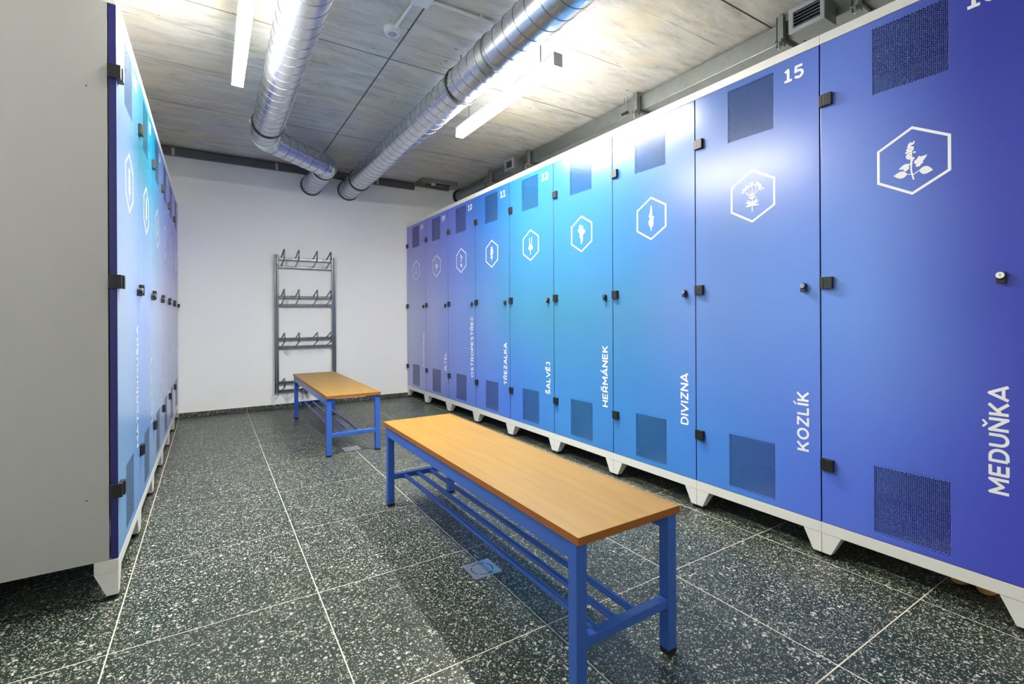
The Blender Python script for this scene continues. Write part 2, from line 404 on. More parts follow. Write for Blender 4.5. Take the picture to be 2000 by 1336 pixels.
def stroke_quads(mb, pts, wd, tf, closed=False):
    n = len(pts)
    for i in range(n-1):
        a, b = Vector(pts[i]), Vector(pts[i+1]); d = b-a
        if d.length < 1e-6: continue
        d.normalize(); q = Vector((-d.y, d.x))*wd/2
        vs = [tf(*(a+q)), tf(*(a-q)), tf(*(b-q)), tf(*(b+q))]; mb.add(vs, [(0, 1, 2, 3)])
    for i in range(1, n-1):
        c = Vector(pts[i]); mb.add([tf(c.x+wd/2*math.cos(t*PI/4+.39), c.y+wd/2*math.sin(t*PI/4+.39)) for t in range(8)], [tuple(range(8))])
def text_mb(txt, width, height, tf, wd=.17, gap=.20):
    """tf(u, v): u along the text in metres, v up the letters in metres"""
    tot = 0; L = []
    for ch in txt:
        base, ac = ACC.get(ch, (ch, None)); gw, pl = GL[base]; L.append((tot, gw, pl, ac)); tot += gw+gap
    tot -= gap; kx = width/tot; ky = height; mb = MB()
    for x0, gw, pl, ac in L:
        f = lambda u, v, x0=x0: tf((x0+u)*kx, v*ky)
        for p in pl: stroke_quads(mb, p, wd, f)
        c = gw/2
        if ac == 'h': stroke_quads(mb, [(c-.22, 1.32), (c, 1.12), (c+.22, 1.32)], .13, f)
        if ac == 'a': stroke_quads(mb, [(c-.06, 1.10), (c+.18, 1.34)], .14, f)
    return mb

# ------------------------------------------------------------------ herb emblems (flat vinyl)
def leaf(mb, tf, x, y, ang, ln, wd, n=7, base=0.):
    ca, sa = math.cos(math.radians(ang)), math.sin(math.radians(ang)); pts = []
    for sgn in (1, -1):
        rr = range(n+1) if sgn == 1 else range(n-1, 0, -1)
        for i in rr:
            t = i/n; u = t*ln; v = sgn*wd/2*math.sin(PI*t**.8)
            pts.append((x+u*ca-v*sa, y+u*sa+v*ca))
    mb.add([tf(*p) for p in pts], [tuple(range(len(pts)))])
def dot(mb, tf, x, y, r, n=9, wob=.0, rnd=random):
    mb.add([tf(x+r*(1+wob*rnd.uniform(-1, 1))*math.cos(2*PI*i/n), y+r*(1+wob*rnd.uniform(-1, 1))*math.sin(2*PI*i/n)) for i in range(n)], [tuple(range(n))])
def star(mb, tf, x, y, r, k=6, a0=0):
    for i in range(k): leaf(mb, tf, x, y, a0+360*i/k, r, r*.55, 4)
    dot(mb, tf, x, y, r*.3)
def plant(kind, tf):
    mb = MB(); rnd = random.Random(kind*13+5)
    st = lambda pts, wd=.0035: stroke_quads(mb, pts, wd, tf)
    L = lambda *a, **k: leaf(mb, tf, *a, **k)
    D = lambda x, y, r, **k: dot(mb, tf, x, y, r, wob=.25, rnd=rnd, **k)
    if kind == 16:      # lemon balm: spike of blossoms above four broad leaves
        st([(.004, -.070), (-.003, -.035), (-.002, .05)], .005)
        st([(.002, -.052), (.022, -.040)], .003); st([(.0, -.050), (-.018, -.046)], .003)
        L(-.014, -.046, 176, .042, .026); L(.020, -.040, -12, .040, .028); L(-.006, -.012, 198, .036, .017); L(.006, -.014, 32, .044, .020)
        for i in range(26):
            t = i/25; y = -.028+t*.088; wdt = .020*(1-t)+.006
            D(rnd.uniform(-1, 1)*wdt-.001+.006*math.sin(t*6), y, rnd.uniform(.005, .0085)*(1-.35*t))
        L(0, .056, 60, .016, .007); L(0, .056, 118, .014, .007)
    elif kind == 15:    # valerian: umbel
        st([(.0, -.072), (.0, .03)], .004)
        for a, ln in ((90, .036), (62, .046), (38, .050), (118, .046), (142, .048), (158, .034)):
            x, y = math.cos(math.radians(a))*ln, .004+math.sin(math.radians(a))*ln
            st([(0, -.002), (x*.55, y*.45), (x, y)], .002)
        for i in range(60):
            a = math.radians(rnd.uniform(20, 160)); rr = rnd.uniform(.044, .060); D(math.cos(a)*rr*.95, .002+math.sin(a)*rr, rnd.uniform(.0025, .0048))
        for a in (15, 38, 165, 142, -5, 185): L(0, -.042 if abs(a-90) > 80 else -.036, a, .034, .009)
        for a in (30, 150): L(0, -.012, a, .022, .008)
    elif kind == 14:    # mullein: single dense spike
        st([(0, -.070), (0, .05)], .005); L(0, .03, 90, .045, .012)
        for i in range(34):
            t = i/33; D(rnd.uniform(-1, 1)*(.015*math.sin(PI*min(1, t*.8+.22))), -.026+t*.075, rnd.uniform(.004, .0075))
        for a, y in ((60, -.055), (118, -.052), (75, -.045), (105, -.048)): L(0, y, a, .036, .011)
    elif kind == 13:    # chamomile
        for x, y, k in ((-.012, .05, 1), (.012, .036, 0), (-.022, .026, 1), (.024, .012, 1), (-.004, .018, 0)):
            st([(-.002, -.07), (x*.4, -.02), (x, y)], .0025)
            if k: star(mb, tf, x, y, .015, 8)
            else: L(x, y-.008, 88, .028, .011)
        for i in range(16): L(rnd.uniform(-.008, .008), rnd.uniform(-.04, .015), rnd.choice((50, 130, 38, 142)), rnd.uniform(.014, .026), .005)
        L(-.002, -.058, 62, .036, .012); L(-.004, -.03, 128, .026, .008)
    elif kind == 12:    # sage: two upright flower spikes over a leaf rosette
        for x in (-.016, .016):
            st([(0, -.05), (x*.9, -.005), (x, .060)], .003)
            for i in range(9): D(x*(.75+.03*i), .005+i*.0062, .0036)
        for a in (20, 55, 90, 125, 160, 0, 180, -22, 202): L(0, -.022, a, .032, .013)
        for a in (40, 140): L(0, -.04, a, .030, .010)
        st([(0, -.075), (0, -.03)], .004)
    elif kind == 11:    # St John's wort
        st([(0, -.070), (0, .03)], .004)
        for i in range(30):
            t = rnd.random(); D(rnd.uniform(-1, 1)*.022*math.sin(PI*(t*.8+.15)), -.015+t*.075, rnd.uniform(.005, .009))
        for x, y in ((-.012, .03), (.014, .02), (0, .052)): star(mb, tf, x, y, .013, 5, 20)
        for y in (-.03, -.044): L(0, y, 25, .022, .009); L(0, y, 155, .022, .009)
    elif kind == 10:    # milk thistle
        st([(0, -.072), (.0, -.01), (-.006, .03)], .0035); st([(0, -.01), (.016, .018)], .003)
        D(-.007, .036, .010); L(-.007, .040, 90, .024, .016); D(.018, .022, .008); L(.018, .024, 80, .020, .012)
        L(0, -.006, 150, .024, .008); L(0, -.030, 232, .030, .012); L(.0, -.030, -62, .046, .016); L(0, -.034, 262, .032, .012)
    elif kind == 9:     # clover
        st([(-.004, -.068), (-.003, .0), (0, .03), (-.010, .052)], .003)
        D(-.011, .054, .009)
        for a in (190, 230, 150): L(-.002, .004, a, .028, .020)
        for a in (10, -40, 50): L(.004, .0, a, .030, .020)
        L(.014, -.004, -85, .040, .014); L(-.014, -.002, -100, .028, .010)
    elif kind == 8:     # lady's mantle
        st([(.004, -.072), (0, -.01), (-.004, .03)], .003)
        for a in range(-30, 211, 30): L(0, -.026, a, .024, .015)
        for x in (-.012, .010): L(x*.3, .006, 90-x*1200, .040, .010)
        for x, y in ((-.012, .03), (.012, .034), (0, .022)): star(mb, tf, x, y, .009, 5)
    else:
        k = kind
        st([(0, -.070), (rnd.uniform(-.004, .004), .0), (0, .05)], .004)
        for i in range(7):
            y = -.045+i*.014; ln = .030-.0025*i
            L(0, y, 28+rnd.uniform(-8, 12), ln, .010+.001*(k % 4)); L(0, y, 152+rnd.uniform(-12, 8), ln, .010+.001*(k % 4))
        for i in range(10+k): D(rnd.uniform(-1, 1)*.013, .022+rnd.random()*.040, rnd.uniform(.004, .007))
    return mb
def layer(mb):
    """overlapping pieces of one decal get hair-thin offsets so that none is coplanar with the next"""
    for i, f in enumerate(mb.f):
        for j in f:
            x, y, z = mb.v[j]; mb.v[j] = (x, -.0006-.0000025*i, z)
    return mb
def hexagon(tf, R=.124, wd=.0090):
    mb = MB(); po = [(R*math.cos(PI/2+i*PI/3), R*math.sin(PI/2+i*PI/3)) for i in range(6)]
    ri = R-wd/math.cos(PI/6); pi_ = [(ri*math.cos(PI/2+i*PI/3), ri*math.sin(PI/2+i*PI/3)) for i in range(6)]
    mb.add([tf(*p) for p in po+pi_], [(i, (i+1) % 6, 6+(i+1) % 6, 6+i) for i in range(6)]); return mb

# ------------------------------------------------------------------ lockers
W = .60049; ZT, ZBm = 2.1254, .1446; DT = .022; DEP = .50
VS0, VS1 = .187, .409; VL = (.170, .433); VU = (1.843, 2.094)
def perforated():
    """sheet of staggered round holes, 6.3 mm apart, one solid ring of cells at the border"""
    p = .0063; rad = .0027; th = .0015
    cw = p*math.sqrt(3)/2; W2, H2 = VS1-VS0, VU[1]-VU[0]
    nx = int(round(W2/cw)); nz = int(round(H2/p)); mb = MB(); R = p/math.sqrt(3)
    ox, oz = (W2-nx*cw)/2+cw/2, (H2-nz*p)/2+p/2
    for i in range(-1, nx+1):
        for j in range(-1, nz+1):
            cx_, cz_ = ox+i*cw, oz+j*p+(p/2 if i % 2 else 0)
            out = [(cx_+R*math.cos(k*PI/3), cz_+R*math.sin(k*PI/3)) for k in range(6)]
            if i < 0 or j < 0 or i >= nx or j >= nz or cz_ > H2-.002 or cz_ < .002:
                mb.add([(x, 0, z) for x, z in out], [tuple(range(6))]); continue
            inn = [(cx_+rad*math.cos(k*PI/3), cz_+rad*math.sin(k*PI/3)) for k in range(6)]
            mb.add([(x, 0, z) for x, z in out]+[(x, 0, z) for x, z in inn]+[(x, th, z) for x, z in inn],
                   [(k, (k+1) % 6, 6+(k+1) % 6, 6+k) for k in range(6)]+[(6+k, 6+(k+1) % 6, 12+(k+1) % 6, 12+k) for k in range(6)])
            mb.mi[-6:] = [1]*6
    return mb
def plate_holes(xc, zc, holes, y0, y1):
    """door leaf: grid cells minus holes, front at y0, back at y1; slot 0 = print, slot 1 = edge paint"""
    mb = MB(); nx, nz = len(xc)-1, len(zc)-1; solid = lambda i, j: 0 <= i < nx and 0 <= j < nz and (i, j) not in holes
    vid = {}
    def V(i, j, b):
        k = (i, j, b)
        if k not in vid: vid[k] = len(mb.v); mb.v.append((xc[i], y1 if b else y0, zc[j]))
        return vid[k]
    def face(vs, mi): mb.f.append(tuple(vs)); mb.mi.append(mi)
    for i in range(nx):
        for j in range(nz):
            if not solid(i, j): continue
            face([V(i, j, 0), V(i+1, j, 0), V(i+1, j+1, 0), V(i, j+1, 0)], 0)
            face([V(i, j, 1), V(i, j+1, 1), V(i+1, j+1, 1), V(i+1, j, 1)], 1)
            if not solid(i-1, j): face([V(i, j, 0), V(i, j+1, 0), V(i, j+1, 1), V(i, j, 1)], 1)
            if not solid(i+1, j): face([V(i+1, j, 0), V(i+1, j, 1), V(i+1, j+1, 1), V(i+1, j+1, 0)], 1)
            if not solid(i, j-1): face([V(i, j, 0), V(i, j, 1), V(i+1, j, 1), V(i+1, j, 0)], 1)
            if not solid(i, j+1): face([V(i, j+1, 0), V(i+1, j+1, 0), V(i+1, j+1, 1), V(i, j+1, 1)], 1)
    return mb
G = .0022
door_mb = plate_holes([G, VS0, VS1, W-G], [ZBm+.001, VL[0], VL[1], VU[0], VU[1], ZT-.001], {(1, 1), (1, 3)}, 0, DT)
DOORM = {s: door_mb.mesh('door', [M['mural_'+s], M['edge']]) for s in 'rl'}
vent_mb = perforated()
VENTM = {s: vent_mb.mesh('vent_panel', [M['mural_'+s], M['painted_shade']]) for s in 'rl'}  # hole walls coloured dark so the vents look shaded inside
bd = MB()      # hollow body
for x0, x1 in ((.0008, .014), (W-.014, W-.0008)): bd.box(x0, x1, DT+.004, DEP, ZBm, ZT)
bd.box(.014, W-.014, DEP-.004, DEP, ZBm, ZT).box(.014, W-.014, DT+.004, DEP-.004, ZBm, ZBm+.012).box(.014, W-.014, DT+.004, DEP-.004, ZT-.012, ZT)
BODY = bd.mesh('body', M['panel'])
CORN = MB().box(.0004, W-.0004, .0, DEP, ZT+.0006, ZT+.040).mesh('cornice', M['cornice'])
RAILB = MB().box(.0004, W-.0004, DEP-.03, DEP, .100, ZBm-.0006).mesh('base_rail', M['lgrey'])
RAIL = MB().box(.0004, W-.0004, .0, .022, .100, ZBm-.0006)\
    .box(.0004, .022, .022, .068, .100, ZBm-.0006).box(W-.022, W-.0004, .022, .068, .100, ZBm-.0006).mesh('base_rail', M['lgrey'])
def legmesh(side, back):
    a, b, c, d = (.0008, .072, .0008, .034) if side == 0 else (W-.072, W-.0008, W-.034, W-.0008)
    if back: ya, yb, yc, yd = DEP-.068, DEP-.001, DEP-.034, DEP-.001
    else: ya, yb, yc, yd = .0008, .068, .0008, .034
    return MB().frustum((c, d, yc, yd, .0185), (a, b, ya, yb, .0992)).mesh('leg', M['lgrey'])
LEGS = [(legmesh(s, b), s, b) for s in (0, 1) for b in (0, 1)]
FOOT = MB().cyl((0, 0, 0), (0, 0, .007), .019, 16, .016).cyl((0, 0, .007), (0, 0, .019), .007, 10).mesh('foot', M['rubber'], True)
hg = MB().box(.0185, .050, -.017, -.0002, -.0245, .0245).box(.0008, .0165, -.013, -.0002, -.0245, .0245)
HINGE = hg.mesh('hinge', M['black'])
hs = MB().box(.0185, .050, -.017, -.0002, -.0245, .0245).box(-.0085, .0165, -.013, -.0002, -.0245, .0245).box(-.0085, -.0006, -.0002, DT+.003, -.0245, .0245)
HINGE_END = hs.mesh('hinge', M['black'])
LOCK = MB().cyl((0, -.020, 0), (0, -.0002, 0), .0125, 20).box(-.012, .012, -.012, -.0002, -.024, -.006).box(-.010, .010, -.019, -.012, -.026, -.018).mesh('lock', M['black'], False)
LOCKF = MB().cyl((0, -.0225, 0), (0, -.0198, 0), .0105, 20).mesh('lock_face', M['chrome'], False)
LOCKK = MB().box(-.0008, .0008, -.0229, -.0225, -.004, .004).mesh('keyhole', M['painted_shade'])

names = {16: ('MEDUŇKA', .346), 15: ('KOZLÍK', .250), 14: ('DIVIZNA', .270), 13: ('HEŘMÁNEK', .386), 12: ('ŠALVĚJ', .236), 11: ('TŘEZALKA', .352),
         10: ('OSTROPESTŘEC', .582), 9: ('JETEL', .196), 8: ('KONTRYHEL', .410),
         2: ('MATEŘÍDOUŠKA', .545), 3: ('LEVANDULE', .420), 4: ('MÁTA', .180), 5: ('KOPŘIVA', .310), 6: ('JITROCEL', .370), 7: ('ARNIKA', .270)}
LABELS = {
 16: 'deep violet-blue locker 16 with balm emblem, nearest of the right row', 15: 'blue locker 15 with umbel flower emblem, second nearest of the right row',
 14: 'pale-topped blue locker 14 with narrow flower spike emblem, right row', 13: 'white-topped cyan locker 13 with daisy bunch emblem, right row',
 12: 'turquoise-topped blue locker 12 with two-pronged herb emblem, right row', 11: 'sky blue locker 11 with bushy herb emblem, right row',
 10: 'periwinkle blue locker 10 with thistle emblem, right row', 9: 'violet-blue locker 09 with clover emblem, second from the back wall, right row',
 8: 'dull violet locker 08 against the back wall in the right row', 2: 'pale cyan locker nearest in the left row, its grey side panel facing the camera',
 3: 'turquoise locker, second in the left row behind the one showing its side', 4: 'blue locker, third in the left row from the grey side panel',
 5: 'violet locker, fourth in the left row from the grey side panel', 6: 'dull violet locker, second from the back wall in the left row',
 7: 'dull violet locker at the back wall, last of the left row'}
def make_locker(num, side, origin, rz):
    nm, wd = names[num]
    lab = LABELS[num]
    t = thing('locker', lab, 'locker', origin, rz, 'blue lockers of the %s row' % ('right' if side == 'r' else 'left'))
    link('body', BODY, t)
    link('cornice', CORN, t, bevel=.0015); link('base_rail', RAIL, t, bevel=.0012); link('base_rail', RAILB, t)
    for me, s_, b_ in LEGS:
        lg = link('leg', me, t, bevel=.001)
        link('foot', FOOT, lg, loc=(.018 if s_ == 0 else W-.018, DEP-.018 if b_ else .018, 0), smooth=True)
    d = link('door', DOORM[side], t, bevel=.0014)
    link('vent_panel', VENTM[side], d, loc=(VS0, .0006, VU[0])); link('vent_panel', VENTM[side], d, loc=(VS0, .0006, VL[0]+.006))
    for z in (1.885, 1.135, .388): link('hinge', HINGE_END if num == 2 else HINGE, d, bevel=.0015, loc=(0, 0, z))
    lk = link('lock', LOCK, d, bevel=.0012, loc=(.538, 0, 1.128))
    # lock face and keyhole are fused with the lock colour-wise but are their own sub-pieces of the door
    link('lock_face', LOCKF, d, loc=(.538, 0, 1.128)); link('keyhole', LOCKK, d, loc=(.538, 0, 1.128))
    y = -.0006
    tfe = lambda u, v: (.308+u, y, 1.560+v)
    hexagon(tfe).build('emblem_frame', M['vinyl'], d)
    layer(plant(num, tfe)).build('herb_emblem', M['vinyl'], d)
    layer(text_mb(nm, wd, .046, lambda u, v: (.552-v, y, .424+u), .19)).build('lettering', M['vinyl'], d)
    layer(text_mb('%02d' % num, .083, .054, lambda u, v: (.456+u, y, 2.024+v), .20, .16)).build('number', M['vinyl'], d)
    return t
thR, thL = .0095, .0027
XR, XL, YL0 = 2.09986, -.27995, 2.2033
for k in range(9):
    s0 = k*W
    make_locker(8+k, 'r', (XR+math.sin(thR)*s0, 5.8035-math.cos(thR)*s0, 0), -PI/2+thR)
for k in range(6):
    o = make_locker(2+k, 'l', (XL+math.sin(thL)*k*W, YL0+math.cos(thL)*k*W, 0), PI/2-thL)
    if k == 0:
        for yy, zz in ((.082, 1.816), (.086, .368)):
            MB().cyl((.0009, yy, zz), (-.0006, yy, zz), .0024, 10).build('screw', M['rubber'], o)

# ------------------------------------------------------------------ benches
def make_bench(label, loc):
    t = thing('changing_bench', label, 'bench', loc, 0, 'beech and blue changing benches')
    Lb, Wb = 1.615, .391; lw = .035; zt = .440
    sb = MB().box(0, Wb, 0, Lb, zt-.022, zt); sb.mi = [0, 0, 1, 1, 1, 1]; sb.build('seat_board', [M['beech'], M['banding']], t, bevel=.0012)
    x0, x1 = .003, Wb-.003; ya, yb = .012, Lb-.03
    for x in (x0, x1-lw):
        for y in (ya, yb-lw):
            lg = MB().box(x, x+lw, y, y+lw, .012, zt-.0225).build('leg', M['bench'], t, bevel=.002)
            MB().box(x-.0005, x+lw+.0005, y-.0005, y+lw+.0005, 0, .0118).build('foot_cap', M['rubber'], lg, bevel=.001)
        MB().box(x+.002, x+lw-.004, ya+lw, yb-lw, .368, zt-.0225).build('side_rail', M['bench'], t, bevel=.002)
    for y in (ya+.003, yb-lw+.003):
        MB().box(x0+lw, x1-lw, y, y+.028, .138, .165).build('end_rail', M['bench'], t, bevel=.002)
    for x in (.098, .172, .246):
        rd = MB(); n = 14; rs = []
        for y in (ya+.031, yb-lw+.003):
            rs.append([(x+.0125*math.cos(2*PI*i/n), y, .151+.009*math.sin(2*PI*i/n)) for i in range(n)])
        rd.rings(rs).build('shelf_rod', M['bench'], t, smooth=True)
        for y in (ya+.031, yb-lw-.016):
            MB().box(x-.014, x+.014, y, y+.019, .1405, .1425).build('weld_plate', M['bench'], t)
    return t
make_bench('long beech-topped bench with blue frame, in the foreground beside the right lockers', (.789, .940, 0))
make_bench('beech-topped bench with blue frame near the white back wall and boot rack', (.699, 3.590, 0))

# ------------------------------------------------------------------ boot drying rack on the back wall
rk = thing('boot_rack', 'stainless steel boot drying rack with four tiers of wire hooks on white back wall', 'rack', (.60, YB, 0))
def rpost(x):
    for dx in (0, .024): MB().box(x+dx-.009, x+dx+.009, -.050, -.030, .18, 1.69).build('post', M['stainless'], rk, bevel=.003)
rpost(0); rpost(.598)
for zt in (1.655, 1.235, .775, .300):
    for z in (zt-.005, zt-.094):
        MB().box(.033, .589, -.048, -.030, z-.016, z+.010).build('crossbar', M['stainless'], rk, bevel=.003)
    for x in (.062, .205, .388, .530):
        c = [(x, -.048, zt+.004), (x, -.262, zt+.060), (x, -.276, zt+.062), (x, -.284, zt+.052), (x, -.284, zt-.008), (x, -.278, zt-.024), (x, -.262, zt-.034), (x, -.048, zt-.090)]
        MB().tube(c, .0075, 8).build('hook', M['stainless'], rk, smooth=True)
for x, z in ((.012, 1.60), (.61, 1.60), (.012, .26), (.61, .26)): MB().cyl((x, -.031, z), (x, -.0005, z), .008, 10).build('wall_mount', M['stainless'], rk)
vl = MB().cyl((.30, -.10, .178), (.30, -.050, .178), .016, 14).cyl((.30, -.080, .178), (.30, -.080, .150), .010, 12).box(.27, .335, -.07, -.030, .188, .206)
vl.build('drain_valve', M['seam'], rk, smooth=False)

# ------------------------------------------------------------------ strip lamps
def make_lamp(label, x, y0, y1, rods, fill=False):
    t = thing('strip_lamp', label, 'lamp', (x, y0, 2.34), 0, 'suspended strip lamps')
    L_ = y1-y0
    MB().box(-.029, .029, 0, L_, .017, .072).build('housing', M['lampbody'], t, bevel=.002)
    MB().box(-.028, .028, .003, L_-.003, .0, .0165).build('diffuser', M['fill_diffuser' if fill else 'diffuser'], t, bevel=.004)
    MB().box(-.022, .022, .01, L_-.01, .0722, .0745).build('ceiling_fill_strip', M['fill_diffuser' if fill else 'ceiling_fill'], t)  # added glowing strip that brightens the ceiling
    for q in (-.001, L_-.002): MB().box(-.0295, .0295, q, q+.003, .0, .073).build('end_cap', M['lampbody'], t)
    for q in rods: MB().cyl((0, q, .072), (0, q, ZC-2.34), .004, 8).build('suspension_rod', M['galv2'], t)
    return t
make_lamp('glowing strip lamp hung on a rod between the thick duct and the right lockers', 1.582, 2.035, 3.235, (.16, 1.04))
make_lamp('glowing strip lamp at the left beside the duct with the bend', .140, 2.02, 3.185, (.16, 1.0))
make_lamp('added fill strip lamp, unseen behind the camera on the right side', 1.582, -1.75, -.55, (.16, 1.04), True)  # unseen lamp pair added as fill from the camera side
make_lamp('added fill strip lamp, unseen behind the camera on the left side', .140, -1.75, -.55, (.16, 1.04), True)

# ------------------------------------------------------------------ round ventilation ducts
def spiral(mb, p0, p1, r, pitch=.103, ph=0., hgt=.0020, wd=.0050, st=28):
    p0 = Vector(p0); p1 = Vector(p1); L_ = (p1-p0).length; d = (p1-p0)/L_; a = Vector((0, 0, 1)); a = (a-d*a.dot(d)).normalized(); b = d.cross(a)
    n = int(L_/pitch*st); rs = []
    for i in range(n+1):
        q = L_*i/n; t = 2*PI*q/pitch+ph; e = a*math.cos(t)+b*math.sin(t)
        c = p0+d*min(max(q, wd/2), L_-wd/2)
        rs.append([c+e*(r-.001)-d*wd/2, c+e*(r+hgt)-d*wd/3, c+e*(r+hgt)+d*wd/3, c+e*(r-.001)+d*wd/2])
    mb.rings(rs)
def pipe(t, p0, p1, r, ph=0.):
    pp = MB().cyl(p0, p1, r, 48, caps=True).build('pipe', M['galv'], t, smooth=True)
    sp = MB(); spiral(sp, p0, p1, r, ph=ph); sp.build('spiral_seam', M['seam'], pp)
    return pp
def elbow(t, pts, r, name='elbow'):
    """gored bend through centre points pts = [(pos, dir), ...]"""
    rs = []; rb = MB()
    for p, d in pts:
        p = Vector(p); d = Vector(d).normalized(); a = Vector((0, 0, 1)); b = d.cross(a)
        rs.append([p+a*(r*math.cos(2*PI*i/48))+b*(r*math.sin(2*PI*i/48)) for i in range(48)])
    e = MB().rings(rs).build(name, M['galv'], t, smooth=True)
    for p, d in pts: rb.ringband(p, d, r-.001, r+.003, .010)
    rb.build('swaged_ring', M['galv'], e, smooth=True)
def arc_pts(p, a0, a1, R, n):
    """bend in plan starting at p heading a0 (degrees from +y towards +x) to a1"""
    out = []; x, y, z = p
    for i in range(n+1):
        a = math.radians(a0+(a1-a0)*i/n); out.append(((x, y, z), (math.sin(a), math.cos(a), 0)))
        am = math.radians(a0+(a1-a0)*(i+.5)/n); st = R*abs(math.radians(a1-a0))/n
        x += math.sin(am)*st; y += math.cos(am)*st
    return out
def clamp(t, c, r, d=(0, 1, 0), rods=True):
    cl = MB().ringband(c, d, r+.0005, r+.006, .026).build('clamp', M['rubber'], t, smooth=True)
    MB().ringband(c, d, r+.0062, r+.0082, .012).build('strap', M['galv2'], cl, smooth=True)
    x, y, z = c
    for sgn in (-1, 1):
        MB().box(x+sgn*(r+.008)-.010, x+sgn*(r+.008)+.010, y-.008, y+.008, z-.012, z-.004).box(x+sgn*(r+.008)-.010, x+sgn*(r+.008)+.010, y-.008, y+.008, z+.004, z+.012)\
            .cyl((x+sgn*(r+.012), y, z-.022), (x+sgn*(r+.012), y, z+.024), .0035, 8).build('clamp_bolt', M['chrome'], cl)
    if rods: MB().cyl((x, y, z+r+.008), (x, y, ZC), .005, 8).build('threaded_rod', M['galv2'], cl)
RD = .112; ZD = 2.497
dr = thing('round_duct', 'straight spiral steel duct running above the long bench into the back wall', 'duct', (1.385, YF, ZD))
dr.location = (0, 0, 0)
pipe(dr, (1.385, YF, ZD), (1.385, 2.36, ZD), RD, .4)
pipe(dr, (1.385, 2.36, ZD), (1.385, YB, ZD), RD, 2.)
cb = MB().ringband((1.385, 2.37, ZD), (0, 1, 0), RD+.0005, RD+.004, .085, 48).ringband((1.385, 2.335, ZD), (0, 1, 0), RD, RD+.007, .007, 48).ringband((1.385, 2.405, ZD), (0, 1, 0), RD, RD+.007, .007, 48)
cb.build('coupling', M['galv2'], dr, smooth=True)
clamp(dr, (1.385, 2.80, ZD), RD+.002); clamp(dr, (1.385, 5.30, ZD), RD+.002); clamp(dr, (1.385, .35, ZD), RD+.002)
MB().ringband((1.385, YB-.006, ZD), (0, 1, 0), RD+.0005, RD+.008, .010).build('wall_collar', M['rubber'], dr, smooth=True)
dl = thing('round_duct', 'spiral steel duct with two bends, beside the left strip lamp', 'duct', (0, 0, 0))
RL = .107; xa, xb = .385, .978
pipe(dl, (xa, YF, ZD), (xa, 4.36, ZD), RL, 1.)
b1 = arc_pts((xa, 4.36, ZD), 0, 47, .19, 3)
elbow(dl, b1, RL)
(p1, d1) = b1[-1]
b2l = arc_pts((0, 0, 0), 47, 0, .15, 3); ddx, ddy = b2l[-1][0][0], b2l[-1][0][1]
run = (xb-ddx-p1[0])/math.sin(math.radians(47))
p2 = (p1[0]+run*math.sin(math.radians(47)), p1[1]+run*math.cos(math.radians(47)), ZD)
pipe(dl, p1, p2, RL, 2.)
b2 = arc_pts(p2, 47, 0, .15, 3); elbow(dl, b2, RL)
p3 = b2[-1][0]
pipe(dl, p3, (p3[0], YB, ZD), RL, .5)
clamp(dl, (xa, 4.13, ZD), RL+.002); clamp(dl, (p3[0], p3[1]+.03, ZD), RL+.002); clamp(dl, (xa, .9, ZD), RL+.002)
MB().ringband((p3[0], YB-.006, ZD), (0, 1, 0), RL+.0005, RL+.008, .010).build('wall_collar', M['rubber'], dl, smooth=True)

# ------------------------------------------------------------------ rectangular duct above the right lockers
rd = thing('rectangular_duct', 'galvanised rectangular air duct along the ceiling above the right lockers', 'duct', (0, 0, 0))
zd0, zd1 = 2.560, 2.672
MB().box(2.77, 3.13, YF, 4.86, zd0, zd1).build('duct_body', M['galv2'], rd, bevel=.003)
for y in (-1.2, .0, 1.42, 2.62, 4.04):
    MB().box(2.758, 3.14, y-.012, y+.012, zd0-.010, zd0-.0005).box(2.758, 2.7695, y-.012, y+.012, zd0-.0005, zd1).build('flange', M['galv2'], rd)
MB().rings([[(2.77, 4.86, zd0), (3.13, 4.86, zd0), (3.13, 4.86, zd1), (2.77, 4.86, zd1)], [(2.79, 5.0, 2.54), (2.91, 5.0, 2.54), (2.91, 5.0, 2.66), (2.79, 5.0, 2.66)]]).build('reducer', M['galv2'], rd)
MB().cyl((2.83, 4.98, 2.605), (2.83, YB, 2.605), .078, 32).build('round_branch', M['galv2'], rd, smooth=True)
MB().ringband((2.83, YB-.02, 2.605), (0, 1, 0), .0785, .092, .036, 32).build('wall_collar', M['rubber'], rd, smooth=True)
def hanger(y, lab):
    t = thing('duct_hanger', lab, 'bracket', (0, 0, 0), 0, 'steel hangers of the rectangular duct')
    MB().box(2.722, 2.752, y-.018, y-.013, zd0-.045, ZC-.012).box(2.722, 2.726, y-.013, y+.018, zd0-.045, ZC-.012).box(2.722, 2.752, y+.013, y+.018, zd0-.045, ZC-.012).build('upright', M['galv2'], t)
    MB().box(2.70, XRW-.005, y-.02, y+.02, zd0-.028, zd0-.024).box(2.70, XRW-.005, y-.02, y-.016, zd0-.024, zd0-.0105).box(2.70, XRW-.005, y+.016, y+.02, zd0-.024, zd0-.0105).build('channel', M['galv2'], t)
    MB().cyl((2.735, y, ZC-.018), (2.735, y, ZC), .011, 8).cyl((2.735, y, ZC-.034), (2.735, y, ZC-.018), .006, 8).build('bolt', M['chrome'], t)
    MB().cyl((2.712, y, zd0-.062), (2.712, y, zd0-.028), .005, 8).build('threaded_rod', M['chrome'], t)
hanger(1.475, 'steel channel hanger left of the larger air grille')
hanger(2.56, 'steel channel hanger over lockers 13 and 14')
hanger(4.02, 'steel channel hanger right of the small far air grille')
hanger(4.80, 'steel channel hanger left of the small far air grille')
hanger(1.10, 'steel channel hanger right of the larger air grille')
hk = thing('cable_hook', 'small black and steel cable hook beside the duct hanger over locker 13', 'hook', (2.742, 2.66, 0))
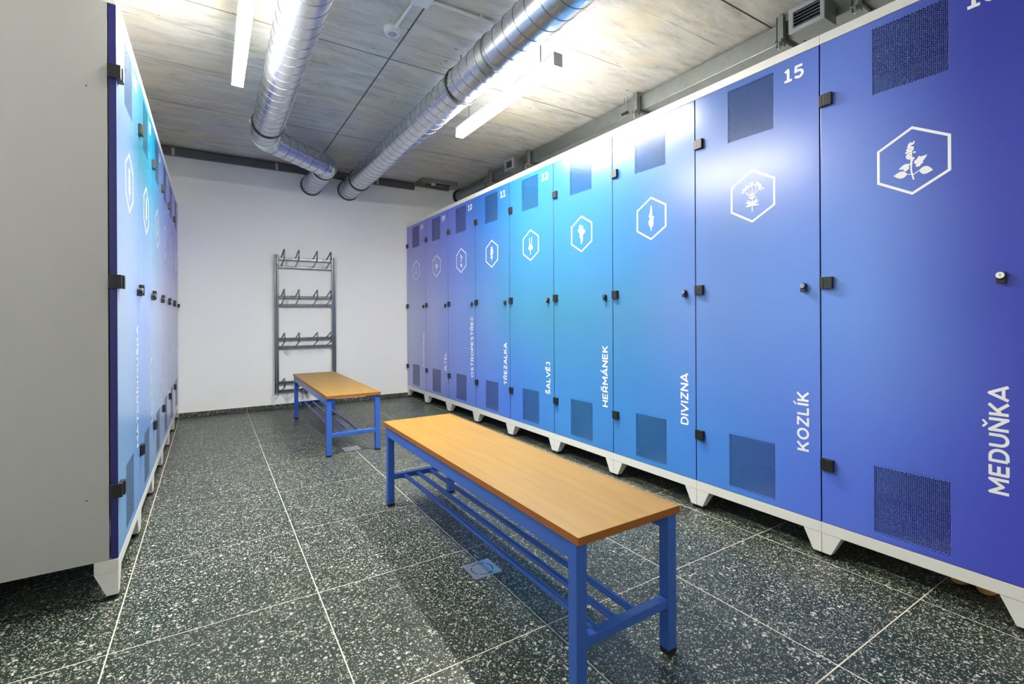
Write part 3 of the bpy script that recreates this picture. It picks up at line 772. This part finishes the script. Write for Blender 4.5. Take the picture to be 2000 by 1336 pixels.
MB().tube([(0, 0, ZC), (0, 0, 2.60), (-.006, 0, 2.575)], .003, 6).tube([(0, .03, ZC), (0, .03, 2.60), (-.006, .03, 2.585)], .003, 6).build('wire', M['galv2'], hk)
MB().cyl((-.012, -.012, 2.575), (-.012, .045, 2.575), .010, 10).build('clip', M['rubber'], hk)
def grille(y0, y1, z0, z1, lab):
    t = thing('air_grille', lab, 'vent', (2.62, y0, z0), 0, 'air grilles on the rectangular duct')
    w_, h_ = y1-y0, z1-z0; b = .022
    fr = MB().box(0, .012, 0, w_, 0, b).box(0, .012, 0, w_, h_-b, h_).box(0, .012, 0, b*.9, b, h_-b).box(0, .012, w_-b*1.1, w_, b, h_-b)
    fr.build('frame', M['alu'], t, bevel=.002)
    MB().box(.040, .1365, .004, w_-.004, .004, h_-.004).box(.0125, .040, .004, .010, .004, h_-.004).box(.0125, .040, w_-.010, w_-.004, .004, h_-.004)\
        .box(.0125, .040, .010, w_-.010, .004, .010).box(.0125, .040, .010, w_-.010, h_-.010, h_-.004).build('plenum_box', M['galv2'], t)
    MB().box(.036, .0395, .010, w_-.010, .010, h_-.010).build('interior_shade_sheet', M['painted_shade'], t)  # dark sheet in place of the shaded interior behind the slats
    for i in range(5):
        z = b+.006+i*(h_-2*b-.006)/4.6
        MB().add([(.003, b*.9, z), (.003, w_-b*1.1, z), (.030, w_-b*1.1, z+.010), (.030, b*.9, z+.010), (.003, b*.9, z+.0016), (.003, w_-b*1.1, z+.0016), (.030, w_-b*1.1, z+.0116), (.030, b*.9, z+.0116)],
                 [(0, 1, 2, 3), (4, 7, 6, 5), (0, 4, 5, 1), (1, 5, 6, 2), (2, 6, 7, 3), (3, 7, 4, 0)]).build('slat', M['alu'], t)
grille(1.198, 1.374, 2.502, 2.630, 'larger slatted air grille above locker 15, near the top right')
grille(4.130, 4.294, 2.518, 2.632, 'small distant slatted air grille above locker 11')

# ------------------------------------------------------------------ ceiling fittings
dt = thing('ceiling_detector', 'round white motion detector on the concrete ceiling between the ducts', 'detector', (.914, 2.752, ZC))
MB().cyl((0, 0, -.012), (0, 0, 0), .050, 36, .050).cyl((0, 0, -.036), (0, 0, -.012), .042, 36, .050).build('housing', M['whiteplastic'], dt, smooth=True)
MB().cyl((0, 0, -.042), (0, 0, -.0362), .020, 24, .026).build('lens', M['alu'], dt, smooth=True)
jb = thing('junction_box', 'white square junction box on the ceiling joining two conduits', 'box', (.955, 2.385, ZC))
MB().box(-.050, .050, -.050, .050, -.036, 0).build('housing', M['whiteplastic'], jb, bevel=.006)
for a, b in (((-.05, 0, -.018), (-.062, 0, -.018)), ((.05, 0, -.018), (.062, 0, -.018)), ((-.02, .05, -.018), (-.02, .062, -.018))):
    MB().cyl(a, b, .013, 14).build('cable_gland', M['whiteplastic'], jb)
c1 = thing('conduit', 'short white conduit from the detector to the junction box', 'pipe', (0, 0, 0))
MB().cyl((.928, 2.450, ZC-.014), (.918, 2.715, ZC-.014), .009, 14).build('tube', M['whiteplastic'], c1, smooth=True)
c2 = thing('conduit', 'long white conduit crossing the ceiling from junction box behind the straight duct', 'pipe', (0, 0, 0))
MB().cyl((1.02, 2.385, ZC-.014), (1.45, 2.378, ZC-.014), .009, 14).build('tube', M['whiteplastic'], c2, smooth=True)
for x in (1.30,): MB().ringband((x, 2.381, ZC-.014), (1, 0, 0), .0095, .0125, .014, 16).box(x-.007, x+.007, 2.366, 2.374, ZC-.012, ZC).build('pipe_clip', M['whiteplastic'], c2)
wt = thing('wiring_tray', 'grey steel wiring tray with round fittings under the ceiling by the back wall', 'tray', (0, 0, 0))
MB().box(2.19, 2.66, 5.50, 5.76, 2.688, ZC-.0005).box(2.19, 2.66, 5.50, 5.503, 2.650, 2.688).box(2.19, 2.66, 5.757, 5.76, 2.650, 2.688).box(2.19, 2.193, 5.503, 5.757, 2.650, 2.688).build('tray', M['galv2'], wt)
MB().cyl((2.38, 5.61, 2.655), (2.38, 5.61, 2.688), .028, 20).build('round_cap', M['whiteplastic'], wt, smooth=True)
MB().cyl((2.26, 5.64, 2.658), (2.26, 5.64, 2.688), .020, 16).build('yellow_cap', M['brass'], wt, smooth=True)
MB().box(2.42, 2.60, 5.60, 5.68, 2.658, 2.688).build('terminal_block', M['channel'], wt, bevel=.003)
for p in ((2.22, 5.53), (2.33, 5.53), (2.63, 5.72), (2.24, 5.72)): MB().cyl((p[0], p[1], 2.668), (p[0], p[1], 2.688), .010, 10).build('bolt', M['chrome'], wt)
MB().tube([(2.42, 5.64, 2.668), (2.34, 5.66, 2.664), (2.28, 5.645, 2.664)], .005, 6).build('cable', M['rubber'], wt, smooth=True)

# ------------------------------------------------------------------ floor drains
def drain(x, y, rz, lab):
    t = thing('floor_drain', lab, 'drain', (x, y, 0), rz, 'square steel floor drains')
    a = .059
    MB().ringband((0, 0, .0008), (0, 0, 1), .0405, .0445, .0006, 36).build('ring_groove', M['rubber'], t)
    pl = MB(); n = 40
    outer = []
    for i in range(n):
        q = 2*PI*i/n; c, s_ = math.cos(q), math.sin(q); k = a/max(abs(c), abs(s_)); outer.append((c*k, s_*k))
    pl.add([(x_, y_, .0016) for x_, y_ in outer]+[(.0445*math.cos(2*PI*i/n), .0445*math.sin(2*PI*i/n), .0016) for i in range(n)]+[(x_, y_, .0) for x_, y_ in outer],
           [(i, (i+1) % n, n+(i+1) % n, n+i) for i in range(n)]+[(i, 2*n+i, 2*n+(i+1) % n, (i+1) % n) for i in range(n)])
    pl.build('frame', M['drainsteel'], t)
    MB().cyl((0, 0, .0002), (0, 0, .0016), .0405, 36).build('lid', M['drainsteel'], t)
    for k in range(4):
        q = PI/4+k*PI/2; MB().box(-.005, .005, -.0045, .0045, .0, .0017).build('bridge', M['drainsteel'], t, loc=(.0425*math.cos(q), .0425*math.sin(q), 0)).rotation_euler = (0, 0, q)
drain(.911, 1.678, 0, 'square chrome floor drain with ring slot under the long foreground bench')
drain(.908, 3.745, 0, 'square metal floor drain beneath the far bench by the back wall')

# ------------------------------------------------------------------ wooden clogs under the nearest right locker
def clog(x, y, lab):
    t = thing('wooden_clog', lab, 'shoe', (x, y, 0), 0, 'clogs under locker 16')
    n = 20; rs = []
    for z, k in ((.003, .86), (.010, .97), (.030, 1.0), (.040, .98)):
        ring = []
        for i in range(n):
            q = 2*PI*i/n; cx_ = .115+.115*math.copysign(abs(math.cos(q))**.8, math.cos(q)); wy = .034*(1-.10*math.cos(q))
            ring.append((.115+(cx_-.115)*k, math.sin(q)*wy*k, z))
        rs.append(ring)
    MB().rings(rs).build('sole', M['clog'], t, smooth=True)
    rs = []
    for i in range(7):
        u = .11+i*.016; rr = .035*(1-.04*i)
        rs.append([(u, rr*math.cos(PI*j/8), .036+.030*math.sin(PI*j/8)*(1-.1*i)) for j in range(9)])
    up = MB()
    for k in range(6):
        up.add(rs[k]+rs[k+1], [(j, j+1, 9+j+1, 9+j) for j in range(8)])
    o = up.build('upper', M['leather'], t, smooth=True); so = o.modifiers.new('thick', 'SOLIDIFY'); so.thickness = .002
clog(2.325, .625, 'tan wooden clog under locker 16, the one farther from the locker leg')
clog(2.318, .550, 'tan wooden clog under locker 16, the one nearer the locker leg')
